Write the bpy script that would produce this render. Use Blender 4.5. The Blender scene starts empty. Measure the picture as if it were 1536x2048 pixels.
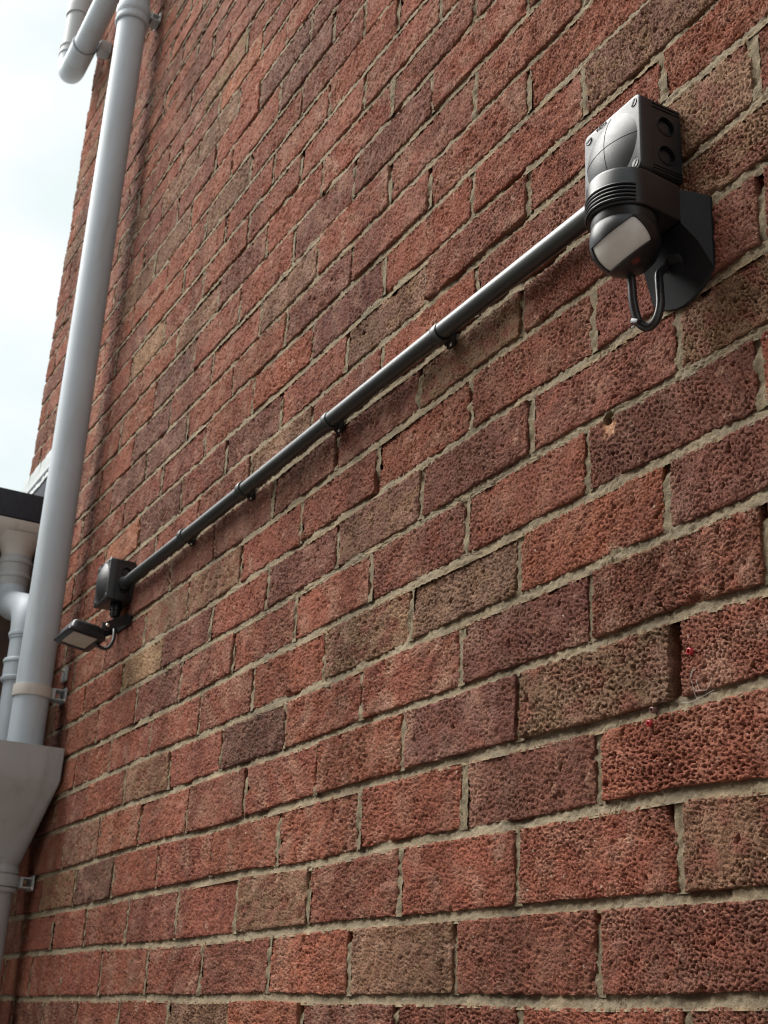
import bpy, bmesh, math
import numpy as np
from mathutils import Vector, Matrix

S = bpy.context.scene
COL = S.collection
ZO = 1.8                      # wall bed joint 0 stands 1.8 m above the ground

# ------------------------------------------------------------------ camera
CAM_R = ((0.48517250, 0.87313839, 0.04729690),
         (-0.29947833, 0.21674111, -0.92915877),
         (-0.82153538, 0.43663789, 0.36664285))      # rows: right, down, forward
CAM_C = (0.92197798, -0.71297856, -0.03140068 + ZO)
FPX = 2608.367                                       # focal length in pixels of a 2048 high frame
cd = bpy.data.cameras.new('camera')
cam = bpy.data.objects.new('camera', cd)
COL.objects.link(cam)
r_, d_, f_ = (Vector(v) for v in CAM_R)
M = Matrix.Identity(4)
for i in range(3):
    M[i][0] = r_[i]; M[i][1] = -d_[i]; M[i][2] = -f_[i]; M[i][3] = CAM_C[i]
cam.matrix_world = M
cd.sensor_fit = 'VERTICAL'
cd.sensor_height = 36.0
cd.lens = FPX / 2048 * 36.0
cd.clip_start = 0.02
cd.clip_end = 500
cd.dof.use_dof = True
cd.dof.focus_distance = 1.22
cd.dof.aperture_fstop = 20.0
S.camera = cam

# ------------------------------------------------------------------ world and sun
SUN_DIR = Vector((-0.53, -0.49, 0.90)).normalized()    # from the scene towards the sun
sun_el = math.asin(SUN_DIR.z)
sun_rot = math.atan2(SUN_DIR.x, SUN_DIR.y)
W = bpy.data.worlds.new('World')
S.world = W
W.use_nodes = True
nt = W.node_tree
for n in list(nt.nodes):
    nt.nodes.remove(n)
wo = nt.nodes.new('ShaderNodeOutputWorld')
bg = nt.nodes.new('ShaderNodeBackground')
sky = nt.nodes.new('ShaderNodeTexSky')
sky.sky_type = 'NISHITA'
sky.sun_disc = False
sky.sun_elevation = sun_el
sky.sun_rotation = sun_rot
sky.air_density = 1.0
sky.dust_density = 2.0
tc = nt.nodes.new('ShaderNodeTexCoord')
mp = nt.nodes.new('ShaderNodeMapping')
mp.inputs['Scale'].default_value = (1.0, 1.0, 1.6)
nz = nt.nodes.new('ShaderNodeTexNoise')
nz.inputs['Scale'].default_value = 3.2
nz.inputs['Detail'].default_value = 5
nz.inputs['Roughness'].default_value = 0.5
rp = nt.nodes.new('ShaderNodeValToRGB')
rp.color_ramp.elements[0].position = 0.36
rp.color_ramp.elements[0].color = (0.93, 0.93, 0.93, 1)
rp.color_ramp.elements[1].position = 0.60
rp.color_ramp.elements[1].color = (1.0, 1.0, 1.0, 1)
nz2 = nt.nodes.new('ShaderNodeTexNoise')
nz2.inputs['Scale'].default_value = 6.5
nz2.inputs['Detail'].default_value = 4
rp2 = nt.nodes.new('ShaderNodeValToRGB')
rp2.color_ramp.elements[0].position = 0.3
rp2.color_ramp.elements[0].color = (4.45, 5.05, 4.95, 1)
rp2.color_ramp.elements[1].position = 0.7
rp2.color_ramp.elements[1].color = (5.75, 5.8, 5.9, 1)
mx = nt.nodes.new('ShaderNodeMixRGB')
L = nt.links.new
L(tc.outputs['Generated'], mp.inputs['Vector'])
L(mp.outputs[0], nz.inputs['Vector'])
L(mp.outputs[0], nz2.inputs['Vector'])
L(nz.outputs['Fac'], rp.inputs['Fac'])
L(nz2.outputs['Fac'], rp2.inputs['Fac'])
L(rp.outputs['Color'], mx.inputs['Fac'])
L(sky.outputs['Color'], mx.inputs['Color1'])
L(rp2.outputs['Color'], mx.inputs['Color2'])
L(mx.outputs['Color'], bg.inputs['Color'])
bg.inputs['Strength'].default_value = 0.070
L(bg.outputs[0], wo.inputs['Surface'])

sd = bpy.data.lights.new('sun', 'SUN')
sd.energy = 2.2
sd.angle = math.radians(50)
sd.color = (1.0, 0.97, 0.93)
sun = bpy.data.objects.new('sun', sd)
COL.objects.link(sun)
sun.location = (-2, -4, 8)
sun.rotation_euler = SUN_DIR.to_track_quat('Z', 'Y').to_euler()

S.cycles.filter_width = 1.1
S.view_settings.view_transform = 'Standard'
S.view_settings.look = 'None'
S.view_settings.gamma = 1.0
S.view_settings.use_curve_mapping = False
S.view_settings.exposure = 1.42

# ------------------------------------------------------------------ helpers
def P(u, w, v):
    """wall coordinates in mm (u to the left, w out of the wall, v up from bed joint 0) -> world metres"""
    return Vector((-u / 1000.0, -w / 1000.0, v / 1000.0 + ZO))

def tag(o, label=None, cat=None, group=None, kind=None):
    if label: o['label'] = label
    if cat: o['category'] = cat
    if group: o['group'] = group
    if kind: o['kind'] = kind
    return o

def empty(name, loc, label=None, cat=None, group=None):
    o = bpy.data.objects.new(name, None)
    COL.objects.link(o)
    o.location = loc
    o.empty_display_size = 0.05
    return tag(o, label, cat, group)

def link_mesh(name, me, m, parent=None, kind=None):
    o = bpy.data.objects.new(name, me)
    COL.objects.link(o)
    if m is not None:
        me.materials.append(m)
    if parent is not None:
        set_parent(o, parent)
    if kind: o['kind'] = kind
    return o

def world_loc(o):
    v = Vector(o.location)
    while o.parent is not None:
        o = o.parent
        v += Vector(o.location)
    return v

def set_parent(o, parent):
    """meshes are written in world coordinates; parents are unrotated"""
    o.parent = parent
    o.location = Vector(o.location) - world_loc(parent)

def build(name, bm, m, parent=None, smooth=True, origin=None, kind=None, sharp=35):
    """finish a bmesh written in world coordinates as one object with its origin at `origin`"""
    me = bpy.data.meshes.new(name)
    if origin is None:
        origin = sum((v.co for v in bm.verts), Vector()) / max(1, len(bm.verts))
    bmesh.ops.translate(bm, verts=bm.verts, vec=-origin)
    bmesh.ops.recalc_face_normals(bm, faces=bm.faces)
    bm.to_mesh(me)
    bm.free()
    if smooth:
        me.polygons.foreach_set('use_smooth', [True] * len(me.polygons))
        try:
            me.set_sharp_from_angle(angle=math.radians(sharp))
        except Exception:
            pass
    o = bpy.data.objects.new(name, me)
    COL.objects.link(o)
    me.materials.append(m)
    o.location = origin
    if parent is not None:
        set_parent(o, parent)
    if kind: o['kind'] = kind
    return o

def bm_box(bm, c, sx, sy, sz, bevel=0.0, mat=None):
    """box centred at world point c; sizes in metres along x, y, z; optional rotation matrix"""
    t = bmesh.new()
    bmesh.ops.create_cube(t, size=1.0)
    bmesh.ops.scale(t, vec=(sx, sy, sz), verts=t.verts)
    if bevel > 0:
        bmesh.ops.bevel(t, geom=list(t.edges), offset=bevel, segments=2, profile=0.6, affect='EDGES')
    if mat is not None:
        bmesh.ops.transform(t, matrix=mat, verts=t.verts)
    bmesh.ops.translate(t, vec=c, verts=t.verts)
    merge(bm, t)
    return bm

def merge(bm, t):
    me = bpy.data.meshes.new('tmp')
    t.to_mesh(me); t.free()
    bm.from_mesh(me)
    bpy.data.meshes.remove(me)

def box(name, a, b, m, parent=None, bevel=0.001, **k):
    """axis aligned box between two wall-coordinate corners (u,w,v)"""
    A, B = P(*a), P(*b)
    bm = bmesh.new()
    s = B - A
    bm_box(bm, (A + B) / 2, abs(s.x), abs(s.y), abs(s.z), bevel)
    return build(name, bm, m, parent, **k)

def frame_for(d):
    d = d.normalized()
    a = Vector((0, 0, 1)) if abs(d.z) < 0.9 else Vector((1, 0, 0))
    x = a.cross(d).normalized()
    return x, d.cross(x).normalized()

def bm_sweep(bm, pts, rad, n=24, caps=True):
    """tube along world points; rad is a number or a list"""
    pts = [Vector(p) for p in pts]
    if not isinstance(rad, (list, tuple)):
        rad = [rad] * len(pts)
    rings = []
    x = None
    for i, p in enumerate(pts):
        if i == 0: d = pts[1] - pts[0]
        elif i == len(pts) - 1: d = pts[-1] - pts[-2]
        else: d = (pts[i + 1] - pts[i]).normalized() + (pts[i] - pts[i - 1]).normalized()
        d = d.normalized()
        if x is None:
            x, y = frame_for(d)
        else:
            x = (x - d * x.dot(d)).normalized()
            y = d.cross(x)
        rings.append([bm.verts.new(p + (x * math.cos(2 * math.pi * k / n) + y * math.sin(2 * math.pi * k / n)) * rad[i]) for k in range(n)])
    for a, b in zip(rings, rings[1:]):
        for k in range(n):
            bm.faces.new((a[k], a[(k + 1) % n], b[(k + 1) % n], b[k]))
    if caps:
        bm.faces.new(rings[0][::-1]); bm.faces.new(rings[-1])
    return bm

def sweep(name, pts, rad, m, parent=None, n=24, caps=True, **k):
    return build(name, bm_sweep(bmesh.new(), pts, rad, n, caps), m, parent, **k)

def bm_lathe(bm, c, axis, prof, n=32, caps=False):
    """profile [(radius, distance along axis)] in metres about world point c"""
    x, y = frame_for(axis)
    ax = axis.normalized()
    rings = []
    for r, h in prof:
        rings.append([bm.verts.new(c + ax * h + (x * math.cos(2 * math.pi * k / n) + y * math.sin(2 * math.pi * k / n)) * max(r, 1e-5)) for k in range(n)])
    for a, b in zip(rings, rings[1:]):
        for k in range(n):
            bm.faces.new((a[k], a[(k + 1) % n], b[(k + 1) % n], b[k]))
    if caps:
        bm.faces.new(rings[0][::-1]); bm.faces.new(rings[-1])
    return bm

def lathe(name, c, axis, prof, m, parent=None, n=32, caps=False, **k):
    return build(name, bm_lathe(bmesh.new(), c, axis, prof, n, caps), m, parent, **k)

def arc_bend(a, corner, b, r, n=8):
    """points of a rounded corner a -> corner -> b with radius-like offset r"""
    a, corner, b = Vector(a), Vector(corner), Vector(b)
    da = (a - corner).normalized(); db = (b - corner).normalized()
    p0 = corner + da * r; p1 = corner + db * r
    out = []
    for i in range(n + 1):
        t = i / n
        out.append(p0 * (1 - t) ** 2 + corner * 2 * t * (1 - t) + p1 * t * t)
    return out

def bm_loft(bm, loops, caps=True):
    rs = [[bm.verts.new(p) for p in l] for l in loops]
    n = len(rs[0])
    for a, b in zip(rs, rs[1:]):
        for k in range(n):
            bm.faces.new((a[k], a[(k + 1) % n], b[(k + 1) % n], b[k]))
    if caps:
        bm.faces.new(rs[0][::-1]); bm.faces.new(rs[-1])
    return bm

# ------------------------------------------------------------------ materials
def new_mat(name):
    m = bpy.data.materials.new(name)
    m.use_nodes = True
    t = m.node_tree
    return m, t, t.nodes['Principled BSDF']

def noise(t, scale, detail=4, rough=0.55, vec=None):
    n = t.nodes.new('ShaderNodeTexNoise')
    n.inputs['Scale'].default_value = scale
    n.inputs['Detail'].default_value = detail
    n.inputs['Roughness'].default_value = rough
    if vec is None:
        g = t.nodes.new('ShaderNodeNewGeometry')
        vec = g.outputs['Position']
    t.links.new(vec, n.inputs['Vector'])
    return n

def ramp(t, fac, p0, c0, p1, c1):
    r = t.nodes.new('ShaderNodeValToRGB')
    r.color_ramp.elements[0].position = p0; r.color_ramp.elements[0].color = (*c0, 1)
    r.color_ramp.elements[1].position = p1; r.color_ramp.elements[1].color = (*c1, 1)
    t.links.new(fac, r.inputs['Fac'])
    return r

def mult(t, a, b, fac=1.0, mode='MULTIPLY'):
    m = t.nodes.new('ShaderNodeMixRGB')
    m.blend_type = mode
    if isinstance(fac, float): m.inputs['Fac'].default_value = fac
    else: t.links.new(fac, m.inputs['Fac'])
    for s, k in ((a, 'Color1'), (b, 'Color2')):
        if isinstance(s, tuple): m.inputs[k].default_value = (*s, 1)
        else: t.links.new(s, m.inputs[k])
    return m.outputs['Color']

def add_bump(t, bsdf, h, strength, dist):
    b = t.nodes.new('ShaderNodeBump')
    b.inputs['Strength'].default_value = strength
    b.inputs['Distance'].default_value = dist
    t.links.new(h, b.inputs['Height'])
    t.links.new(b.outputs['Normal'], bsdf.inputs['Normal'])

def plain(name, col, rough=0.5, var=0.08, nscale=18.0, bump=0.0, bscale=300.0, spec=0.5, metal=0.0, dirt=None):
    m, t, b = new_mat(name)
    n = noise(t, nscale, 5)
    r = ramp(t, n.outputs['Fac'], 0.3, (1 - var,) * 3, 0.7, (1 + var,) * 3)
    c = mult(t, tuple(col), r.outputs['Color'])
    if dirt:
        gg = t.nodes.new('ShaderNodeNewGeometry'); mpp = t.nodes.new('ShaderNodeMapping')
        mpp.inputs['Scale'].default_value = (1, 1, 0.16 if len(dirt) > 4 else 1)
        t.links.new(gg.outputs['Position'], mpp.inputs['Vector'])
        n2 = noise(t, dirt[1], 6, 0.65, mpp.outputs[0])
        r2 = ramp(t, n2.outputs['Fac'], dirt[2], (0, 0, 0), dirt[3], (1, 1, 1))
        c = mult(t, c, tuple(dirt[0]), r2.outputs['Color'], 'MIX')
    t.links.new(c, b.inputs['Base Color'])
    n3 = noise(t, nscale * 4, 3)
    rr = t.nodes.new('ShaderNodeMapRange')
    rr.inputs['To Min'].default_value = max(0.02, rough - 0.07)
    rr.inputs['To Max'].default_value = min(1, rough + 0.07)
    t.links.new(n3.outputs['Fac'], rr.inputs['Value'])
    t.links.new(rr.outputs[0], b.inputs['Roughness'])
    b.inputs['Specular IOR Level'].default_value = spec
    b.inputs['Metallic'].default_value = metal
    if bump > 0:
        n4 = noise(t, bscale, 3)
        add_bump(t, b, n4.outputs['Fac'], bump, 0.0006)
    return m

def tinted(name, rough, spec, fine, speck, bumps):
    """colour from the mesh attribute `tint`, fine grain from noise"""
    m, t, b = new_mat(name)
    a = t.nodes.new('ShaderNodeAttribute')
    a.attribute_name = 'tint'
    n1 = noise(t, fine[0], 4, 0.6)
    r1 = ramp(t, n1.outputs['Fac'], 0.25, (1 - fine[1],) * 3, 0.75, (1 + fine[1],) * 3)
    c = mult(t, a.outputs['Color'], r1.outputs['Color'])
    n2 = noise(t, 60, 5, 0.6)
    r2 = ramp(t, n2.outputs['Fac'], 0.3, (0.88, 0.86, 0.86), 0.7, (1.12, 1.10, 1.08))
    c = mult(t, c, r2.outputs['Color'])
    if speck:
        vo = t.nodes.new('ShaderNodeTexVoronoi')
        vo.inputs['Scale'].default_value = speck[0]
        g = t.nodes.new('ShaderNodeNewGeometry')
        t.links.new(g.outputs['Position'], vo.inputs['Vector'])
        vr = ramp(t, vo.outputs['Distance'], 0.10, (1, 1, 1), 0.17, (0, 0, 0))
        sel = ramp(t, vo.outputs['Color'], speck[2], (0, 0, 0), speck[2] + 0.02, (1, 1, 1))
        f = mult(t, vr.outputs['Color'], sel.outputs['Color'])
        c = mult(t, c, speck[1], f, 'MIX')
    t.links.new(c, b.inputs['Base Color'])
    b.inputs['Roughness'].default_value = rough
    b.inputs['Specular IOR Level'].default_value = spec
    n3 = noise(t, bumps[0], 5, 0.7)
    hsrc = n3.outputs['Fac']
    if len(bumps) > 3:
        n4 = noise(t, bumps[3], 3, 0.55)
        pr_ = ramp(t, n4.outputs['Fac'], 0.36, (0, 0, 0), 0.52, (1, 1, 1))
        ad = t.nodes.new('ShaderNodeMath'); ad.operation = 'MULTIPLY_ADD'
        ad.inputs[1].default_value = 0.45
        t.links.new(n3.outputs['Fac'], ad.inputs[0]); t.links.new(pr_.outputs['Color'], ad.inputs[2])
        hsrc = ad.outputs[0]
    add_bump(t, b, hsrc, bumps[1], bumps[2])
    return m

M_BRICK = tinted('brick_clay', 0.93, 0.16, (600, 0.38), (110, (0.50, 0.38, 0.30), 0.86), (700, 0.8, 0.0016, 330))
M_MORTAR = tinted('sand_mortar', 0.95, 0.15, (800, 0.42), (230, (0.42, 0.38, 0.30), 0.75), (600, 1.0, 0.0016))
M_PVC = plain('grey_pvc', (0.47, 0.535, 0.585), 0.50, 0.05, 9, 0.05, 200, dirt=((0.36, 0.38, 0.38), 26, 0.50, 0.85, 1))
M_PVC_OLD = plain('grey_pvc_weathered', (0.43, 0.45, 0.455), 0.5, 0.05, 12, 0.06, 220, dirt=((0.31, 0.31, 0.29), 30, 0.52, 0.85, 1))
M_CREAM = plain('cream_pvc', (0.56, 0.53, 0.48), 0.45, 0.05, 10, dirt=((0.36, 0.31, 0.26), 20, 0.58, 0.85))
M_BLACK = plain('black_abs', (0.008, 0.0095, 0.012), 0.36, 0.10, 25, 0.10, 1500)
M_BLACK_MATT = plain('black_pp_matt', (0.009, 0.0105, 0.013), 0.42, 0.10, 30, 0.15, 1800, spec=0.65)
M_BRACKET = plain('black_bracket', (0.006, 0.007, 0.009), 0.55, 0.1, 30, 0.12, 1500, spec=0.35)
M_CONDUIT = plain('black_conduit', (0.014, 0.020, 0.020), 0.38, 0.10, 30, spec=0.9)
M_CABLE = plain('black_cable', (0.020, 0.020, 0.022), 0.33, 0.1, 40)
M_SLOT = plain('slot_dark', (0.008, 0.008, 0.009), 0.6, 0.1, 40)
M_LENS = plain('lens_polyethylene', (0.66, 0.66, 0.62), 0.42, 0.05, 90, 0.25, 900)
M_GLASS = plain('floodlight_diffuser', (0.55, 0.50, 0.43), 0.16, 0.08, 40)
M_LED = plain('indicator_red', (0.085, 0.014, 0.014), 0.3, 0.1, 60)
M_STEEL = plain('zinc_steel', (0.62, 0.58, 0.50), 0.28, 0.08, 80, metal=1.0)
M_FELT = plain('bitumen_felt', (0.035, 0.040, 0.052), 0.85, 0.22, 60, 0.6, 900)
M_LEAD = plain('lead_sheet', (0.46, 0.49, 0.48), 0.55, 0.10, 20, 0.2, 60, dirt=((0.36, 0.40, 0.38), 35, 0.5, 0.75))
M_PLUGRED = plain('red_nylon', (0.46, 0.04, 0.055), 0.5, 0.1, 200)
M_PLUGBROWN = plain('brown_nylon', (0.20, 0.10, 0.09), 0.5, 0.1, 200)
M_WEB = plain('spider_silk', (0.50, 0.48, 0.44), 0.7, 0.1, 100)
M_CONCRETE = plain('concrete_paving', (0.36, 0.34, 0.31), 0.9, 0.15, 6, 0.5, 120, dirt=((0.20, 0.19, 0.17), 5, 0.5, 0.8))
M_NEIGH = plain('neighbour_brick', (0.20, 0.105, 0.08), 0.9, 0.2, 12, 0.5, 90)
M_EXTWALL = plain('render_brown', (0.16, 0.12, 0.10), 0.9, 0.18, 30, 0.6, 160)

# ------------------------------------------------------------------ ground
bm = bmesh.new()
bmesh.ops.create_grid(bm, x_segments=8, y_segments=8, size=60)
tag(build('ground', bm, M_CONCRETE, None, False, Vector((0, 0, 0))), kind='structure')

bm = bmesh.new()
bm_box(bm, Vector((3.2, -2.85, 2.7)), 8.6, 0.3, 5.4)
tag(build('neighbour_wall', bm, M_NEIGH, None, False, Vector((3.2, -2.85, 0))), kind='structure')

# ------------------------------------------------------------------ brick wall
rng = np.random.default_rng(11)

def band(N, px, lam, bw, seed):
    r = np.random.default_rng(seed)
    f = np.fft.fftfreq(N, px)
    fx, fy = np.meshgrid(f, f)
    q = np.hypot(fx, fy) * lam
    q[0, 0] = 1e-9
    F = np.exp(-np.log(q) ** 2 / (2 * bw * bw))
    F[0, 0] = 0
    g = np.fft.ifft2(np.fft.fft2(r.standard_normal((N, N))) * F).real
    return g / g.std()

TN, TPX = 1024, 0.45           # height tile: 1024 cells of 0.6 mm
ga = band(TN, TPX, 4.0, 0.42, 1); gb = band(TN, TPX, 2.2, 0.36, 2); gc = band(TN, TPX, 28.0, 0.5, 3); gd = band(TN, TPX, 12.0, 0.35, 4)
def sst(x, a, b):
    t = np.clip((x - a) / (b - a), 0, 1)
    return t * t * (3 - 2 * t)
T_PIT = sst(ga + 0.6 * gb, 0.75, 1.45)            # separate pits
T_PIT2 = sst(gb + 0.3 * ga, 0.85, 1.6)            # small pits
T_BIG = sst(gd + 0.4 * ga, 1.75, 2.6)             # rare large holes
T_ROUGH = gb * 0.5 + ga * 0.5
T_LOW = gc

def samp(T, x, y):
    x = np.asarray(x) / TPX; y = np.asarray(y) / TPX
    xi = np.floor(x).astype(int); yi = np.floor(y).astype(int)
    fx = x - xi; fy = y - yi
    x0 = xi % TN; x1 = (xi + 1) % TN; y0 = yi % TN; y1 = (yi + 1) % TN
    return (T[y0, x0] * (1 - fx) + T[y0, x1] * fx) * (1 - fy) + (T[y1, x0] * (1 - fx) + T[y1, x1] * fx) * fy

# measured unevenness of this wall (mm): perpend shift per course, bed height per bed joint
DU = {0: [(0, -2), (1, 1), (2, 0), (3, -6), (4, 1), (5, 4), (6, 9), (8, 14)], 1: [(-.5, 7), (.5, 7), (1.5, 6), (2.5, 4), (3.5, 4), (4.5, 6), (5.5, 12), (6.5, 19), (7.5, 11)],
      2: [(0, -3), (1, -6), (2, -6), (3, -5), (4, -3), (5, 2), (6, 2), (7, 6)], 3: [(-.5, 3), (.5, 8), (1.5, 9), (2.5, 4)], 4: [(-1, 7), (0, 5), (1, 4), (2, 4), (3, -1), (4, -3)],
      5: [(-.5, 7), (.5, 10), (1.5, 5), (2.5, 3), (3.5, 11), (4.5, -8), (5.5, 0), (6.5, -5)], 6: [(-1, 0), (0, 6), (1, 0), (2, -3), (3, -7), (4, -13), (5, -12), (6, -11), (7, -10)],
      7: [(-.5, -15), (.5, -11), (1.5, -10), (2.5, -13), (3.5, -14), (4.5, -16), (5.5, -17), (6.5, -21), (7.5, -5)], 8: [(-1, -14), (0, -6), (1, -3), (2, -3), (3, -1), (4, -10), (5, -9), (6, -10), (7, -2)],
      9: [(1.5, 8), (2.5, 8), (3.5, -3), (4.5, 3), (5.5, -13)], 10: [(-1, -17), (1, -8), (2, -2), (3, -15)], 11: [(-.5, -8), (.5, -2), (1.5, -1), (2.5, -4), (3.5, -7), (4.5, -10), (5.5, -20), (6.5, -11)],
      12: [(0, 6), (1, 6), (2, 6), (3, 5), (4, 2), (5, -4), (6, -6)], 13: [(.5, -1), (1.5, 1), (2.5, -2), (3.5, 0), (4.5, -6), (5.5, -9), (6.5, -6)], 14: [(1, 5), (2, 3), (3, 7), (4, 6), (6, -11)],
      15: [(1.5, 3), (2.5, 7), (3.5, -1), (5.5, -7)], 16: [(1, 12), (2, 11), (3, 17), (4, 8), (7, -6)], 17: [(2.5, -7), (3.5, -6), (6.5, -14), (7.5, -21)], 18: [(2, 7), (3, 12), (4, 8)],
      19: [(2.5, 10), (3.5, 15)], 20: [(3, 14), (4, 8)], 21: [(3.5, 4), (4.5, -2)], 22: [(4, 6)], 23: [(4.5, 17)]}
DV = {0: [(-191, -2), (-3, -5), (125, -5), (449, -4), (668, -3), (896, -7), (1123, -9), (1351, -11), (1807, -13)], 1: [(-198, -1), (-1, -1), (226, -1), (450, -2), (670, -1), (906, -4), (1134, -4), (1366, -4), (1700, -4)],
      2: [(-204, -2), (-106, 3), (125, 4), (345, 7), (567, 1), (796, 3), (1023, 1), (1253, -1), (1583, -3)], 3: [(-210, 1), (-3, 1), (129, 3), (445, 8), (670, 6), (897, 0), (1352, 2), (1579, -3)],
      4: [(-217, 1), (-110, 5), (4, 1), (127, 4), (762, 7)], 5: [(-111, 1), (6, 3), (127, 3), (777, 3)], 6: [(-227, -2), (-101, 1), (123, 2), (792, 1)], 7: [(-230, -3), (-128, -2), (50, 0), (807, 2)],
      8: [(-126, -2), (-6, -3), (120, 3), (821, -5)], 9: [(-5, 4), (138, 0), (837, -4)], 11: [(141, 0), (868, -5)], 12: [(143, -9), (883, -5)], 13: [(144, -8), (898, -8)], 14: [(146, -7), (911, -12)],
      15: [(147, -2), (928, -9)], 17: [(961, -2)], 18: [(977, 2)], 19: [(993, 3)], 20: [(1009, 6)], 21: [(1027, 12)], 22: [(1045, 16)], 23: [(1059, 16)]}
BR, CO = 225.0, 75.0
U_EDGE = 2556.0               # left corner of the wall
K0, K1 = -24, 46
_j = {k: rng.normal(0, 1.0, 3) for k in range(K0 - 1, K1 + 2)}

def bed_v(k, u):
    u = np.asarray(u, float)
    if k in DV:
        a = np.array(DV[k], float)
        d = np.interp(u, a[:, 0], a[:, 1])
        d = d * (0.9 if k < 16 else 0.5)
    else:
        d = 0 * u + (_j[k][0] * 1.2 if k > -3 else 0) + (-4 if 9 < k < 11 else 0)
    return k * CO + d + 1.2 * np.sin(u / 190.0 + _j[k][1] * 3) + 0.7 * np.sin(u / 71.0 + _j[k][2] * 5)

def perp_u(k, n):
    """position in mm of perpend n (brick units) in course k"""
    if k in DU:
        a = np.array(DU[k], float)
        d = float(np.interp(n, a[:, 0], a[:, 1]))
    else:
        d = float(np.random.default_rng(1000 + k).normal(0, 4))
    d += float(np.random.default_rng((k + 60) * 100 + int(n * 2) + 30).normal(0, 1.2)) if k not in DU else 0.0
    d -= max(0.0, n - 7) * 5.0
    return n * BR + d

# joint half-widths
JB, JP = 5.4, 4.9
HOLE = (-26.0, 521.0, 7.0)    # drilled hole (u, v, radius)
def carve(u, v):
    d = np.hypot(u - HOLE[0], (v - HOLE[1]))
    return -44.0 * (1 - sst(d, HOLE[2] - 0.3, HOLE[2] + 0.5))
def scar(u, v):
    """chipped, paler patch under the drilled hole"""
    d = np.hypot((u - HOLE[0] + 2) / 12.0, (v - HOLE[1] + 11) / 11.0) + .1 * samp(gd, u * 1.0, v * 1.0)
    return 1 - sst(d, 0.55, 1.1)

camR = np.array(CAM_R); camC = np.array(CAM_C)
def project(u, w, v):
    X = np.stack([-np.asarray(u) / 1000, -np.asarray(w) / 1000 + 0 * np.asarray(u), np.asarray(v) / 1000 + ZO], -1)
    q = (X - camC) @ camR.T
    z = np.where(q[..., 2] > 0.05, q[..., 2], np.nan)
    return 384 + FPX / 2 * q[..., 0] / z, 512 + FPX / 2 * q[..., 1] / z

RED = np.array((0.238, 0.088, 0.059)); BRN = np.array((0.200, 0.081, 0.056)); DRK = np.array((0.168, 0.074, 0.054))
TAN = np.array((0.228, 0.136, 0.082)); ORA = np.array((0.268, 0.098, 0.060)); GRY = np.array((0.192, 0.106, 0.071))
YEL = np.array((0.310, 0.196, 0.114)); PAL = np.array((0.37, 0.23, 0.165)); LOR = np.array((0.40, 0.175, 0.105)); PUR = np.array((0.144, 0.072, 0.056))
CODE = dict(R=RED, B=BRN, D=DRK, T=TAN, O=ORA, G=GRY, Y=YEL, L=LOR, P=PUR)
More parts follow.
